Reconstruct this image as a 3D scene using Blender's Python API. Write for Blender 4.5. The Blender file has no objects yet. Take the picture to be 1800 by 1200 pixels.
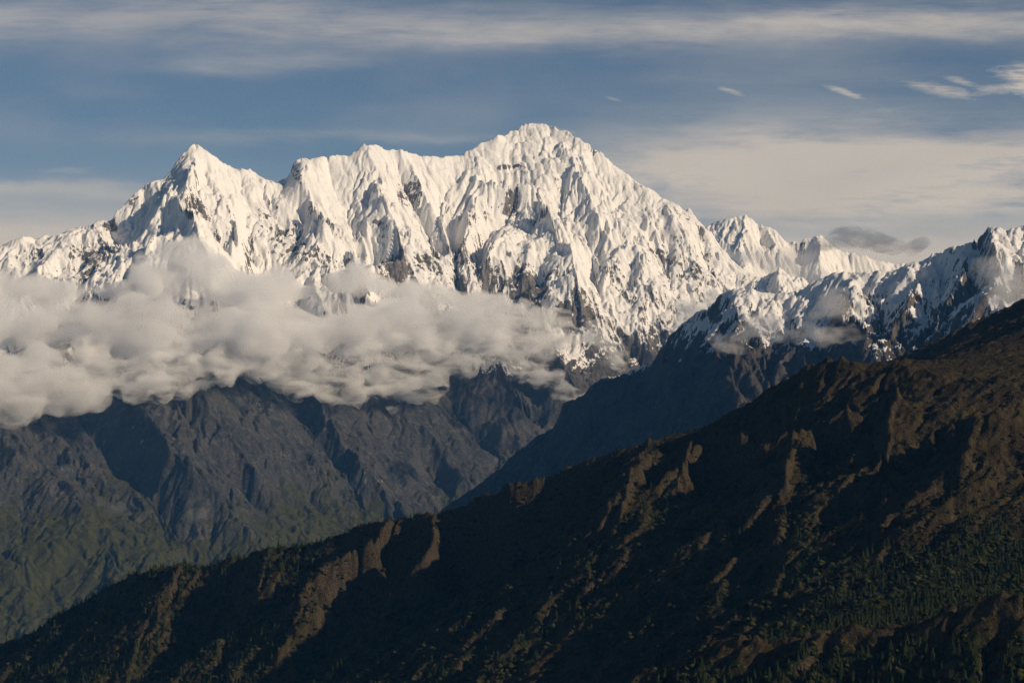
import bpy, math, random, time, os
import numpy as np
sc = bpy.context.scene
T0 = time.time()
DEV = float(os.environ.get('TRES', '1'))          # terrain resolution multiplier (1 = final)
def log(*a): print('[t=%.1f]' % (time.time()-T0), *a, flush=True)

# ------------------------------------------------------------------ camera
PITCH = math.radians(2.0)
FPX = 900/math.tan(math.radians(12.0))            # focal length in pixels of the 1800 px photograph
CAM_Z = 2000.0
cam_d = bpy.data.cameras.new('camera'); cam = bpy.data.objects.new('camera', cam_d)
sc.collection.objects.link(cam); sc.camera = cam
cam.location = (0, 0, CAM_Z); cam.rotation_euler = (math.pi/2+PITCH, 0, 0)
cam_d.sensor_width = 36; cam_d.angle = math.radians(24.0)
cam_d.clip_start = 5; cam_d.clip_end = 400000

# ------------------------------------------------------------------ sun, sky, exposure
SUN_AZ, SUN_EL = math.radians(116), math.radians(26)      # azimuth clockwise from the view direction (+Y)
sun_d = bpy.data.lights.new('sun', 'SUN'); sun = bpy.data.objects.new('sun', sun_d)
sc.collection.objects.link(sun)
sun_d.energy = 3.6; sun_d.angle = math.radians(0.5); sun_d.color = (1.0, 0.86, 0.69)
sun.rotation_euler = (math.pi/2-SUN_EL, 0, math.pi-SUN_AZ)
sun.location = (3000, 0, 6000)
sc.view_settings.view_transform = 'Standard'; sc.view_settings.look = 'None'
sc.view_settings.exposure = 0.0; sc.view_settings.gamma = 1.0
sc.view_settings.use_curve_mapping = False
world = bpy.data.worlds.new('World'); sc.world = world; world.use_nodes = True

class NT:
    """small helper to write node trees"""
    def __init__(s, tree): s.t = tree; s.t.nodes.clear()
    def n(s, typ, **kw):
        nd = s.t.nodes.new(typ)
        for k, v in kw.items():
            if k.startswith('i_'): nd.inputs[k[2:].replace('_', ' ')].default_value = v
            else: setattr(nd, k, v)
        return nd
    def l(s, a, b): s.t.links.new(a, b)
    def math(s, op, a, b=None, c=None, clamp=False):
        nd = s.t.nodes.new('ShaderNodeMath'); nd.operation = op; nd.use_clamp = clamp
        for i, v in enumerate((a, b, c)):
            if v is None: continue
            if isinstance(v, (int, float)): nd.inputs[i].default_value = v
            else: s.l(v, nd.inputs[i])
        return nd.outputs[0]
    def mix(s, f, a, b):
        nd = s.t.nodes.new('ShaderNodeMix'); nd.data_type = 'RGBA'
        for sock, v in ((nd.inputs[0], f), (nd.inputs[6], a), (nd.inputs[7], b)):
            if isinstance(v, (int, float)): sock.default_value = v
            elif isinstance(v, tuple): sock.default_value = (*v[:3], 1)
            else: s.l(v, sock)
        return nd.outputs[2]
    def ramp(s, x, lo, hi, a=0.0, b=1.0, smooth=True):
        nd = s.t.nodes.new('ShaderNodeMapRange'); nd.interpolation_type = 'SMOOTHSTEP' if smooth else 'LINEAR'
        if isinstance(x, (int, float)): nd.inputs[0].default_value = x
        else: s.l(x, nd.inputs[0])
        for i, v in zip((1, 2, 3, 4), (lo, hi, a, b)): nd.inputs[i].default_value = v
        return nd.outputs[0]
    def noise(s, vec, scale, detail=4, rough=0.55, dist=0.0):
        nd = s.t.nodes.new('ShaderNodeTexNoise'); nd.inputs['Scale'].default_value = scale
        nd.inputs['Detail'].default_value = detail; nd.inputs['Roughness'].default_value = rough
        nd.inputs['Distortion'].default_value = dist
        if vec is not None: s.l(vec, nd.inputs['Vector'])
        return nd.outputs['Fac']
    def vmul(s, vec, v, add=(0, 0, 0)):
        nd = s.t.nodes.new('ShaderNodeMapping'); nd.inputs['Scale'].default_value = v; nd.inputs['Location'].default_value = add
        s.l(vec, nd.inputs[0]); return nd.outputs[0]

SKY_STRENGTH = 0.050
def build_world():
    g = NT(world.node_tree)
    out = g.n('ShaderNodeOutputWorld'); bg = g.n('ShaderNodeBackground')
    sky = g.n('ShaderNodeTexSky', sky_type='NISHITA', sun_disc=False)
    sky.sun_elevation = SUN_EL; sky.sun_rotation = SUN_AZ; sky.altitude = 3900
    sky.air_density = 1.0; sky.dust_density = 0.9; sky.ozone_density = 2.0
    # thin high cloud, laid out over the sky dome by azimuth and elevation (in 1/4234 radian steps)
    tc = g.n('ShaderNodeTexCoord'); sep = g.n('ShaderNodeSeparateXYZ'); g.l(tc.outputs['Generated'], sep.inputs[0])
    y = g.math('MAXIMUM', sep.outputs[1], 0.05)
    U = g.math('MULTIPLY', g.math('DIVIDE', sep.outputs[0], y), FPX/100)         # hundreds of steps right of centre
    V = g.math('MULTIPLY', g.math('DIVIDE', sep.outputs[2], y), FPX/100)         # hundreds of steps above the horizon
    com = g.n('ShaderNodeCombineXYZ'); g.l(U, com.inputs[0]); g.l(V, com.inputs[1])
    uv = com.outputs[0]
    w1 = g.noise(g.vmul(uv, (0.25, 0.9, 1)), 1.0, 5, 0.6)
    Vw = g.math('ADD', V, g.math('MULTIPLY', g.math('SUBTRACT', w1, 0.5), 0.9))
    streak = g.noise(g.vmul(uv, (0.13, 1.5, 1), (3.1, 0.4, 0)), 1.0, 7, 0.62, 0.4)
    fine = g.noise(g.vmul(uv, (0.6, 3.6, 1), (7.0, 1.7, 0)), 1.0, 6, 0.6, 0.7)
    soft = g.noise(g.vmul(uv, (0.3, 0.8, 1), (1.0, 9.7, 0)), 1.0, 4, 0.5)
    hair = g.noise(g.vmul(uv, (0.9, 11.0, 1), (2.0, 5.7, 0)), 1.0, 7, 0.68, 0.9)
    tex = g.math('ADD', g.math('ADD', g.math('MULTIPLY', streak, 0.48), g.math('MULTIPLY', fine, 0.32)), g.math('MULTIPLY', hair, 0.2))
    def band(py, half, u0, u1, fade, amp, slope=0.0, lo=0.3, hi=0.62, t=None):
        c = (748-py)/100.0
        v = g.math('SUBTRACT', Vw, g.math('MULTIPLY_ADD', U, slope, c))
        e = g.math('DIVIDE', v, half/100.0); e = g.math('MULTIPLY', e, e); e = g.math('POWER', 2.718, g.math('MULTIPLY', e, -1.0))
        ru = g.math('MULTIPLY', g.ramp(U, (u0-900-fade)/100, (u0-900+fade)/100), g.ramp(U, (u1-900-fade)/100, (u1-900+fade)/100, 1.0, 0.0))
        return g.math('MULTIPLY', g.math('MULTIPLY', e, ru), g.math('MULTIPLY', g.ramp(tex if t is None else t, lo, hi), amp))
    bands = [band(70, 60, -900, 2900, 300, 0.20, 0.0, 0.3, 0.7, soft), band(200, 60, -900, 2900, 300, 0.14, 0.0, 0.4, 0.7, soft), band(38, 38, -600, 1500, 300, 0.38, 0.0, 0.28, 0.66), band(60, 24, 500, 2600, 400, 0.33, 0.02, 0.26, 0.64),
             band(45, 38, 1500, 3000, 250, 0.52, 0.02, 0.28, 0.66), band(95, 16, 280, 640, 120, 0.28, 0.03),
             band(8, 30, -900, 700, 300, 0.25), band(128, 20, 1050, 1700, 250, 0.12, 0.0),
             band(240, 12, 250, 900, 200, 0.22, 0.01), band(205, 50, 1000, 2600, 300, 0.16, 0.0, 0.2, 0.6),
             band(300, 66, 1020, 2900, 170, 0.95, 0.0, 0.24, 0.62), band(265, 34, 1250, 2700, 200, 0.5, 0.0, 0.2, 0.6),
             band(350, 40, 1150, 2900, 250, 0.6, -0.01, 0.2, 0.55),
             band(445, 42, 1300, 2900, 150, 0.9, 0.0, 0.0, 0.4),
             band(400, 70, -900, 500, 160, 0.62, 0.0, 0.1, 0.5), band(330, 14, -600, 420, 120, 0.34, 0.0, 0.2, 0.5),
             band(470, 60, -900, 1400, 300, 0.6, 0.0, 0.0, 0.4),
             band(620, 120, -3000, 4000, 300, 0.6, 0.0, 0.0, 0.4)]
    d = bands[0]
    for bnd in bands[1:]: d = g.math('ADD', d, bnd)
    # small hooked wisps
    wn = g.noise(g.vmul(uv, (1.6, 6.0, 1), (4.0, 2.0, 0)), 1.6, 7, 0.66, 0.8)
    def wisp(px, py, hx, hy, slope, amp):
        x = g.math('SUBTRACT', U, (px-900)/100); v = g.math('SUBTRACT', g.math('MULTIPLY_ADD', g.math('SUBTRACT', w1, 0.5), 0.35, V), g.math('MULTIPLY_ADD', x, slope, (748-py)/100))
        a = g.math('DIVIDE', x, hx/100); b_ = g.math('DIVIDE', v, hy/100)
        r = g.math('ADD', g.math('MULTIPLY', a, a), g.math('MULTIPLY', b_, b_))
        e = g.math('POWER', 2.718, g.math('MULTIPLY', r, -1.0))
        return g.math('MULTIPLY', g.ramp(g.math('ADD', e, g.math('MULTIPLY', g.math('SUBTRACT', g.math('ADD', g.math('MULTIPLY', wn, 0.55), g.math('MULTIPLY', hair, 0.45)), 0.5), 1.9)), 0.35, 1.35), amp)
    for wv in ((1287, 157, 30, 7, -0.30, 0.6), (1487, 161, 44, 9, -0.34, 0.8), (1080, 172, 22, 4, -0.2, 0.3), (1655, 154, 85, 15, -0.18, 0.85),
               (1690, 138, 40, 8, -0.2, 0.7), (1815, 140, 75, 36, -0.25, 1.2), (1760, 150, 60, 12, 0.1, 0.7), (110, 298, 60, 9, 0.0, 0.25), (1560, 195, 60, 8, 0.1, 0.15)):
        d = g.math('ADD', d, wisp(*wv))
    d = g.math('MINIMUM', d, 0.93)
    tint = g.math('MULTIPLY_ADD', soft, 0.25, 0.88)
    cc = g.n('ShaderNodeVectorMath', operation='SCALE')
    cc.inputs[0].default_value = (0.54/SKY_STRENGTH, 0.495/SKY_STRENGTH, 0.455/SKY_STRENGTH); g.l(tint, cc.inputs[3])
    fr = g.ramp(sep.outputs[1], 0.05, 0.3)
    g.l(g.mix(g.math('MULTIPLY', d, fr), sky.outputs[0], cc.outputs[0]), bg.inputs[0]); bg.inputs[1].default_value = SKY_STRENGTH
    g.l(bg.outputs[0], out.inputs[0])
build_world()

sc.render.engine = 'CYCLES'
cy = sc.cycles
cy.max_bounces = 9; cy.diffuse_bounces = 2; cy.glossy_bounces = 1; cy.transmission_bounces = 2
cy.volume_bounces = 6; cy.transparent_max_bounces = 8
cy.use_denoising = True; cy.denoising_prefilter = 'NONE'; cy.sample_clamp_indirect = 4.0

# ------------------------------------------------------------------ pixel ray -> world point at depth y = D (metres)
def P(px, py, D):
    u = (np.asarray(px, float)-900)/FPX; v = (600-np.asarray(py, float))/FPX
    dy = math.cos(PITCH)-v*math.sin(PITCH); dz = math.sin(PITCH)+v*math.cos(PITCH)
    k = np.asarray(D, float)/dy
    return u*k, np.asarray(D, float)+0*k, CAM_Z+dz*k

def pix(x, y, z):
    dz = z-CAM_Z; cp, sp = math.cos(PITCH), math.sin(PITCH); d = y*cp+dz*sp
    return 900+FPX*x/d, 600-FPX*(-y*sp+dz*cp)/d

# ------------------------------------------------------------------ numpy noise
F = np.float32
def _h(ix, iy, seed):
    n = (ix.astype(np.uint32)*np.uint32(374761393) + iy.astype(np.uint32)*np.uint32(668265263) + np.uint32((seed*2654435761) & 0xffffffff))
    n = (n ^ (n >> np.uint32(13)))*np.uint32(1274126177)
    n = n ^ (n >> np.uint32(16)); n = n*np.uint32(2246822519); n ^= n >> np.uint32(15)
    return n
def perlin(x, y, seed=0):
    ix = np.floor(x).astype(np.int32); iy = np.floor(y).astype(np.int32)
    fx = (x-ix).astype(F); fy = (y-iy).astype(F)
    sx = fx*fx*fx*(fx*(fx*6-15)+10); sy = fy*fy*fy*(fy*(fy*6-15)+10)
    def g(i, j):
        a = _h(ix+i, iy+j, seed).astype(F)*F(2*math.pi/4294967296)
        return np.cos(a)*(fx-i)+np.sin(a)*(fy-j)
    a = g(0, 0); a += sx*(g(1, 0)-a)
    b = g(0, 1); b += sx*(g(1, 1)-b)
    return (a+sy*(b-a))*F(1.4)
def fbm(x, y, octs, seed=0, gain=0.5, ridged=False):
    s = 0; a = 1.0; tot = 0
    for o in range(octs):
        n = perlin(x*2**o+o*17.3, y*2**o-o*9.1, seed+o)
        if ridged: n = 1-2*np.abs(n)
        s = s+a*n; tot += a; a *= gain
    return s/tot
def stripes(x, y, dx, dy, seed):
    """gabor like cell noise whose stripes run along the slope; (dx,dy) is the across-slope direction"""
    ix = np.floor(x).astype(np.int32); iy = np.floor(y).astype(np.int32)
    fx = (x-ix).astype(F); fy = (y-iy).astype(F)
    acc = np.zeros_like(fx); wt = np.zeros_like(fx)
    for i in (-1, 0, 1):
        for j in (-1, 0, 1):
            h = _h(ix+i, iy+j, seed)
            rx = fx-i-((h & np.uint32(1023)).astype(F)/F(1023)*F(0.8)+F(0.1))
            ry = fy-j-(((h >> np.uint32(10)) & np.uint32(1023)).astype(F)/F(1023)*F(0.8)+F(0.1))
            w = np.maximum(0, 1.35-(rx*rx+ry*ry)); w = w*w*w
            ph = (rx*dx+ry*dy)*F(2*math.pi)
            acc += w*np.cos(ph); wt += w
    return acc/(wt+F(1e-4))

def up2(a, shape):
    """bilinear upsample of a to a given shape"""
    ny, nx = shape
    yi = np.linspace(0, a.shape[0]-1, ny); xi = np.linspace(0, a.shape[1]-1, nx)
    y0 = np.minimum(yi.astype(int), a.shape[0]-2); x0 = np.minimum(xi.astype(int), a.shape[1]-2)
    fy = (yi-y0)[:, None].astype(F); fx = (xi-x0)[None, :].astype(F)
    r = a[y0]*(1-fy)+a[y0+1]*fy
    return (r[:, x0]*(1-fx)+r[:, x0+1]*fx).astype(F)
def blur(a, n=1):
    for _ in range(n):
        p = np.pad(a, 1, mode='edge')
        a = (p[:-2, 1:-1]+p[2:, 1:-1]+p[1:-1, :-2]+p[1:-1, 2:]+4*a)/8
    return a

class Range:
    """heightfield patch interpolated between ridge and gully lines, then carved"""
    def __init__(s, x0, x1, y0, y1, res, floor):
        s.x0, s.x1, s.y0, s.y1, s.res, s.floor = x0, x1, y0, y1, res, floor
        s.nx = int((x1-x0)/res)+1; s.ny = int((y1-y0)/res)+1
        s.lines = []
    def line(s, pts, hard=True, crest=False):
        """pts: world (x,y,z) rows"""
        s.lines.append((np.asarray(pts, float), hard, crest))
    def solve(s):
        step = 1
        while min(s.nx, s.ny)/step > 40: step *= 2
        Z = None
        while step >= 1:
            res = s.res*step; nx = int((s.nx-1)/step)+1; ny = int((s.ny-1)/step)+1
            acc = np.zeros(nx*ny); cnt = np.zeros(nx*ny)
            for pts, hard, crest in s.lines:
                if not hard and res < 70: continue
                seg = np.hypot(np.diff(pts[:, 0]), np.diff(pts[:, 1])); n = np.maximum(1, np.ceil(seg/(res*0.4))).astype(int)
                for k in range(len(seg)):
                    t = np.arange(n[k])/n[k]
                    q = pts[k][None]*(1-t[:, None])+pts[k+1][None]*t[:, None]
                    ix = np.round((q[:, 0]-s.x0)/res).astype(int); iy = np.round((q[:, 1]-s.y0)/res).astype(int)
                    ok = (ix >= 0) & (ix < nx) & (iy >= 0) & (iy < ny)
                    id = iy[ok]*nx+ix[ok]
                    np.add.at(acc, id, q[ok, 2]); np.add.at(cnt, id, 1)
            M = (cnt > 0).reshape(ny, nx); V = np.where(M, (acc/np.maximum(cnt, 1)).reshape(ny, nx), 0).astype(F)
            M[0, :] = M[-1, :] = True; V[0, :] = V[-1, :] = s.floor
            if Z is None:
                Z = np.full((ny, nx), s.floor, F); it = 2500
            else:
                Z = up2(Z, (ny, nx)); it = {True: 160, False: 24}[res > 45]
            for _ in range(it):
                Z = np.where(M, V, Z)
                p = np.pad(Z, 1, mode='edge')
                Z = (p[:-2, 1:-1]+p[2:, 1:-1]+p[1:-1, :-2]+p[1:-1, 2:])*F(0.25)
            Z = np.where(M, V, Z)
            step //= 2
        s.Z = blur(Z, 1)
        s.X = (s.x0+np.arange(s.nx)*s.res).astype(F)[None, :].repeat(s.ny, 0)
        s.Y = (s.y0+np.arange(s.ny)*s.res).astype(F)[:, None].repeat(s.nx, 1)
        # distance to the skyline lines, on a coarse grid
        st = max(1, int(60/s.res)); cx = s.X[::st, ::st]; cyy = s.Y[::st, ::st]
        d = np.full(cx.shape, 1e9, F)
        for pts, hard, crest in s.lines:
            if not crest: continue
            for k in range(len(pts)-1):
                a, b = pts[k], pts[k+1]; vx, vy = b[0]-a[0], b[1]-a[1]; L = vx*vx+vy*vy+1e-6
                t = np.clip(((cx-a[0])*vx+(cyy-a[1])*vy)/L, 0, 1)
                d = np.minimum(d, np.hypot(cx-a[0]-t*vx, cyy-a[1]-t*vy))
        s.D = up2(d, (s.ny, s.nx))
    def grad(s, Z):
        gy, gx = np.gradient(Z, s.res)
        return gx, gy
    def carve(s, levels, seed, warp=0.5, crest_w=1.0, sharp=0.0, mask=1):
        """levels: (wavelength, amplitude). gullies that follow the fall line, branching with each level"""
        for k, (L, amp) in enumerate(levels):
            gx, gy = s.grad(blur(s.Z, max(1, int(L/s.res/6))))
            m = np.sqrt(gx*gx+gy*gy)+1e-5
            f = np.minimum(1.0, m/0.5)
            wx = s.X/L; wy = s.Y/L
            if warp: 
                wx = wx+warp*perlin(wx*0.7, wy*0.7, seed+50+k); wy = wy+warp*perlin(wx*0.7+31, wy*0.7, seed+60+k)
            n = stripes(wx, wy, -gy/m, gx/m, seed+k)
            n = n-sharp*np.abs(n)*0 if not sharp else (1-sharp)*n+sharp*(1-2*np.abs(n))
            cw = 1-crest_w*np.exp(-s.D/(L*0.7))
            s.Z = s.Z+F(amp)*f*n*cw*mask
    def rough(s, L, amp, octs, seed, ridged=True, mask=None, crest_w=0.6):
        n = fbm(s.X/L, s.Y/L, octs, seed, ridged=ridged)
        cw = 1-crest_w*np.exp(-s.D/(L*0.7))
        s.Z = s.Z+amp*n*cw*(1 if mask is None else mask)
    def mesh(s, name, mat, attrs, keep=None):
        ny, nx = s.ny, s.nx
        co = np.stack([s.X, s.Y, s.Z], -1).reshape(-1, 3).astype(F)
        i = (np.arange(ny-1)[:, None]*nx+np.arange(nx-1)[None, :]).astype(np.int32)
        if keep is not None: i = i[keep[:-1, :-1]]
        i = i.ravel()
        q = np.stack([i, i+1, i+nx+1, i+nx], -1)
        used = np.zeros(nx*ny, bool); used[q.ravel()] = True
        remap = np.cumsum(used)-1
        q = remap[q].astype(np.int32); co = co[used]
        me = bpy.data.meshes.new(name)
        me.vertices.add(len(co)); me.vertices.foreach_set('co', co.ravel())
        me.loops.add(q.size); me.loops.foreach_set('vertex_index', q.ravel())
        me.polygons.add(len(q)); me.polygons.foreach_set('loop_start', np.arange(0, q.size, 4, dtype=np.int32))
        me.polygons.foreach_set('use_smooth', np.ones(len(q), bool))
        me.update(calc_edges=True)
        for k, v in attrs.items():
            a = me.attributes.new(k, 'FLOAT', 'POINT'); a.data.foreach_set('value', v.ravel()[used].astype(F))
        me.materials.append(mat)
        o = bpy.data.objects.new(name, me); sc.collection.objects.link(o)
        log(name, 'verts', len(co))
        return o
    def sample(s, x, y):
        fx = np.clip((np.asarray(x)-s.x0)/s.res, 0, s.nx-1.001); fy = np.clip((np.asarray(y)-s.y0)/s.res, 0, s.ny-1.001)
        ix = fx.astype(int); iy = fy.astype(int); a = fx-ix; b = fy-iy
        Z = s.Z
        return (Z[iy, ix]*(1-a)+Z[iy, ix+1]*a)*(1-b)+(Z[iy+1, ix]*(1-a)+Z[iy+1, ix+1]*a)*b

def smoothstep(a, b, x):
    t = np.clip((x-a)/(b-a), 0, 1); return t*t*(3-2*t)

def jag(px, py, D, amp, seed, step=6, damp=0):
    """subdivide a pixel polyline and jitter its depth (and its height a little) so creases wander"""
    r = np.random.RandomState(seed)
    px, py, D = (np.asarray(a, float) for a in (px, py, D))
    d = np.hypot(np.diff(px), np.diff(py)); n = np.maximum(1, (d/step).astype(int))
    X, Y, Q = [], [], []
    for k in range(len(d)):
        t = np.arange(n[k])/n[k]
        X += list(px[k]*(1-t)+px[k+1]*t); Y += list(py[k]*(1-t)+py[k+1]*t); Q += list(D[k]*(1-t)+D[k+1]*t)
    X.append(px[-1]); Y.append(py[-1]); Q.append(D[-1]); X, Y, Q = map(np.array, (X, Y, Q))
    t = np.arange(len(X))*1.0
    def n1(f, s): 
        v = r.randn(int(len(t)*f)+4); return np.interp(t*f, np.arange(len(v)), v)
    Q = Q+amp*(n1(0.12, 0)+0.5*n1(0.3, 1)+0.3*n1(0.9, 2))
    Y = Y+damp*(n1(0.25, 0)*0.8+n1(0.9, 1)*0.6)
    return np.stack(P(X, Y, Q), -1)

# ------------------------------------------------------------------ materials
def attr(g, name):
    a = g.n('ShaderNodeAttribute', attribute_name=name); return a.outputs['Fac']

def mat_mountain(name, rock_a, rock_b, grass, snow=(0.84, 0.82, 0.79), s=1.0, bump=6.0):
    m = bpy.data.materials.new(name); m.use_nodes = True; g = NT(m.node_tree)
    out = g.n('ShaderNodeOutputMaterial'); b = g.n('ShaderNodeBsdfPrincipled')
    co = g.n('ShaderNodeNewGeometry').outputs['Position']
    n1 = g.noise(co, 0.004*s, 6, 0.6); n2 = g.noise(co, 0.03*s, 5, 0.65); n3 = g.noise(co, 0.11*s, 3, 0.6)
    rock = g.mix(g.ramp(n1, 0.35, 0.65), rock_a, rock_b)
    rock = g.mix(g.ramp(n2, 0.45, 0.75), rock, tuple(c*1.7 for c in rock_b))
    rock = g.mix(g.ramp(n3, 0.5, 0.3), rock, tuple(c*0.45 for c in rock_a))
    scar = g.noise(g.vmul(co, (1, 1, 0.35)), 0.013, 5, 0.7)
    rock = g.mix(g.ramp(scar, 0.66, 0.70), rock, (0.22, 0.20, 0.175))
    hi = g.n('ShaderNodeSeparateXYZ'); g.l(co, hi.inputs[0])
    rock = g.mix(g.ramp(g.math('MULTIPLY_ADD', n1, 600, hi.outputs[2]), 2450, 3150), rock, g.mix(g.ramp(n2, 0.3, 0.7), (0.085, 0.077, 0.068), (0.22, 0.195, 0.17)))
    veg = g.mix(g.ramp(n2, 0.3, 0.7), grass, tuple(c*0.5 for c in grass))
    vf = g.math('ADD', attr(g, 'veg'), g.math('MULTIPLY', g.math('SUBTRACT', n2, 0.5), 0.9))
    base = g.mix(g.ramp(vf, 0.4, 0.62), rock, veg)
    sf = g.math('ADD', attr(g, 'snow'), g.math('MULTIPLY', g.math('SUBTRACT', n3, 0.5), 0.9))
    sf = g.math('ADD', sf, g.math('MULTIPLY', g.math('SUBTRACT', n2, 0.5), 0.5))
    sm = g.ramp(sf, 0.46, 0.56)
    col = g.mix(sm, base, snow)
    g.l(col, b.inputs['Base Color'])
    b.inputs['Specular IOR Level'].default_value = 0.15
    g.l(g.math('MULTIPLY_ADD', sm, -0.25, 0.95), b.inputs['Roughness'])
    bp = g.n('ShaderNodeBump'); bp.inputs['Distance'].default_value = bump
    hh = g.math('ADD', g.math('MULTIPLY', n2, 1.6), g.math('MULTIPLY', n3, 0.8))
    g.l(hh, bp.inputs['Height'])
    g.l(g.math('MULTIPLY_ADD', sm, -0.4, 1.0), bp.inputs['Strength'])
    g.l(bp.outputs[0], b.inputs['Normal']); g.l(b.outputs[0], out.inputs[0])
    return m

# ------------------------------------------------------------------ the great snow massif
crest = np.array([(-420,520),(-300,480),(-200,470),(-100,455),(0,440),(20,428),(40,420),(60,425),(80,418),(100,420),(115,410),(130,405),(150,402),(163,398),(168,391),(180,392),(195,396),(202,382),(205,375),(215,370),(240,340),(260,325),(275,322),(290,318),(300,305),(320,280),(335,262),(345,257),(355,262),(372,275),(390,290),(410,300),(440,303),(455,315),(480,325),(504,326),(509,312),(515,293),(522,286),(530,281),(540,285),(550,284),(572,280),(600,278),(615,277),(625,272),(632,264),(640,258),(660,260),(680,268),(705,268),(740,277),(760,278),(780,280),(795,278),(815,275),(825,268),(860,250),(880,242),(905,234),(915,228),(925,223),(945,220),(960,223),(975,230),(987,236),(992,233),(997,234),(1010,243),(1030,255),(1060,275),(1075,290),(1100,310),(1130,332),(1140,337),(1150,338),(1160,350),(1180,358),(1210,380),(1230,398),(1245,410),(1265,438),(1280,455),(1290,465),(1310,485),(1325,492),(1345,490),(1358,486),(1370,478),(1390,488),(1410,491),(1425,507),(1460,530),(1560,560),(1800,620),(2200,700)], float)
DC = ([-420, 0, 345, 640, 945, 1250, 1450, 2200], [17000, 17400, 18200, 19000, 19900, 19500, 19000, 18400])
def dcrest(px): return np.interp(px, *DC)
def dface(px, py):
    pc = np.interp(px, crest[:, 0], crest[:, 1]); py = np.asarray(py, float); px = np.asarray(px, float)
    return dcrest(px)-(4.7*np.maximum(0, np.minimum(py, 640)-pc)+5.2*np.maximum(py-640, 0))

massif_lines = [  # (px, py) list, offset start -> end in metres (negative = spur towards us)
 ([(345,257),(341,280),(347,297),(337,325),(331,345),(308,343),(292,352),(285,375),(288,405),(283,435),(262,455),(240,485),(225,530)], 0, -520),
 ([(150,402),(166,408),(180,440),(203,472),(215,490),(235,560)], -150, -420),
 ([(60,425),(70,460),(95,500),(110,560)], 0, -300),
 ([(190,396),(196,425),(212,460),(222,480)], 50, 150),
 ([(250,335),(262,370),(250,420),(235,450)], 0, 60),
 ([(385,285),(383,320),(392,360),(408,400),(420,450),(432,520)], 0, -260),
 ([(300,352),(325,390),(350,430),(365,470),(380,520)], -300, -420),
 ([(362,300),(345,370),(372,420),(395,480)], 60, 160),
 ([(424,335),(431,390),(440,430),(443,480),(450,560)], 80, 260),
 ([(440,303),(450,345),(470,385),(500,425),(532,462),(570,510),(600,560)], 0, -300),
 ([(480,330),(520,400),(560,440),(590,480)], 60, 180),
 ([(530,281),(538,300),(531,325),(542,360),(562,400),(590,440),(612,480),(640,540)], -40, -260),
 ([(575,290),(585,340),(605,390),(622,430),(630,490)], 60, 160),
 ([(640,258),(650,288),(661,320),(672,358),(679,382),(690,402),(702,440),(716,470),(732,505),(760,570)], 0, -480),
 ([(630,280),(642,325),(653,362),(643,395),(647,430),(661,460),(674,500)], 20, 150),
 ([(704,268),(722,310),(746,352),(770,402),(786,450),(798,495),(812,560)], 0, -180),
 ([(700,300),(715,360),(745,420),(765,480)], 60, 60),
 ([(792,322),(786,355),(773,400),(780,427),(793,453),(802,487),(806,540)], 60, 380),
 ([(847,358),(836,385),(822,410),(812,440),(811,470),(818,515),(828,570)], -150, -420),
 ([(795,322),(850,332),(872,343),(905,342),(935,348)], -30, -60),
 ([(868,372),(895,378),(925,372)], 330, 330),
 ([(905,385),(893,405),(868,432),(842,470),(835,520)], 330, 200),
 ([(947,345),(952,377),(946,400),(915,416),(885,432),(857,462),(848,500)], -60, -450),
 ([(952,377),(970,410),(985,445),(1003,468),(1012,510),(1020,560)], -380, -520),
 ([(966,232),(963,290),(970,320),(988,345),(988,390),(994,430),(1003,455)], 10, 30),
 ([(997,234),(991,262),(1001,285),(1013,320),(1027,350),(1042,382),(1056,410),(1080,447),(1092,480)], 0, -170),
 ([(1035,262),(1058,330),(1075,365),(1085,395)], 40, 60),
 ([(1078,398),(1102,440),(1086,463),(1070,500),(1060,540),(1040,600)], -60, -400),
 ([(1102,440),(1118,470),(1142,530),(1160,575),(1185,620)], -200, -480),
 ([(1038,420),(1040,470),(1046,510),(1045,560)], 120, 60),
 ([(1130,332),(1128,380),(1150,430),(1165,480),(1175,530)], 0, 120),
 ([(1160,350),(1185,400),(1208,435),(1221,462),(1241,512),(1260,560)], 0, -380),
 ([(1212,385),(1235,430),(1244,470),(1250,505)], 60, 160),
 ([(1250,415),(1260,438),(1266,470),(1268,505),(1280,560)], 0, -240),
 ([(1300,480),(1290,505),(1300,540)], 60, 100),
 ([(1345,490),(1340,515),(1350,545)], 60, 100),
 ([(1370,478),(1368,505),(1375,540)], 0, -150),
 ([(880,480),(905,520),(940,560),(980,640),(1020,700)], -250, -500),
 ([(850,520),(870,570),(905,620),(930,690),(960,740)], 100, 250),
 ([(800,560),(820,600),(870,650),(920,720)], -200, -350),
 # forested and grassy lower spurs and ravines
 ([(-60,650),(0,760),(80,840),(150,905),(190,980),(215,1060),(230,1150)], -100, -650),
 ([(-160,760),(-60,900),(40,980),(90,1060),(120,1140)], -100, -500),
 ([(200,670),(262,760),(330,830),(392,900),(440,960),(480,1040)], -150, -520),
 ([(100,700),(180,800),(260,890),(310,970),(340,1060)], 250, 260),
 ([(330,680),(392,760),(440,830),(505,905),(560,985)], -60, -420),
 ([(300,690),(345,790),(410,870),(450,930)], 280, 160),
 ([(540,690),(592,770),(640,830),(692,900),(730,960)], -120, -380),
 ([(500,700),(560,790),(615,860),(650,930)], 240, 120),
 ([(690,680),(745,760),(800,830),(845,890)], -120, -300),
 ([(640,690),(700,770),(760,840),(790,900)], 220, 100),
 ([(800,650),(852,720),(905,785),(950,830)], -160, -260),
 ([(760,680),(810,750),(870,820)], 260, 100),
 ([(905,690),(945,760),(990,810)], -120, -200),
 ([(870,690),(915,760),(950,800)], 240, 120),
]
SP = 0.60
main = Range(-5500, 6000, 12600, 22200, 6.5*DEV, 480)
c = crest
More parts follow.
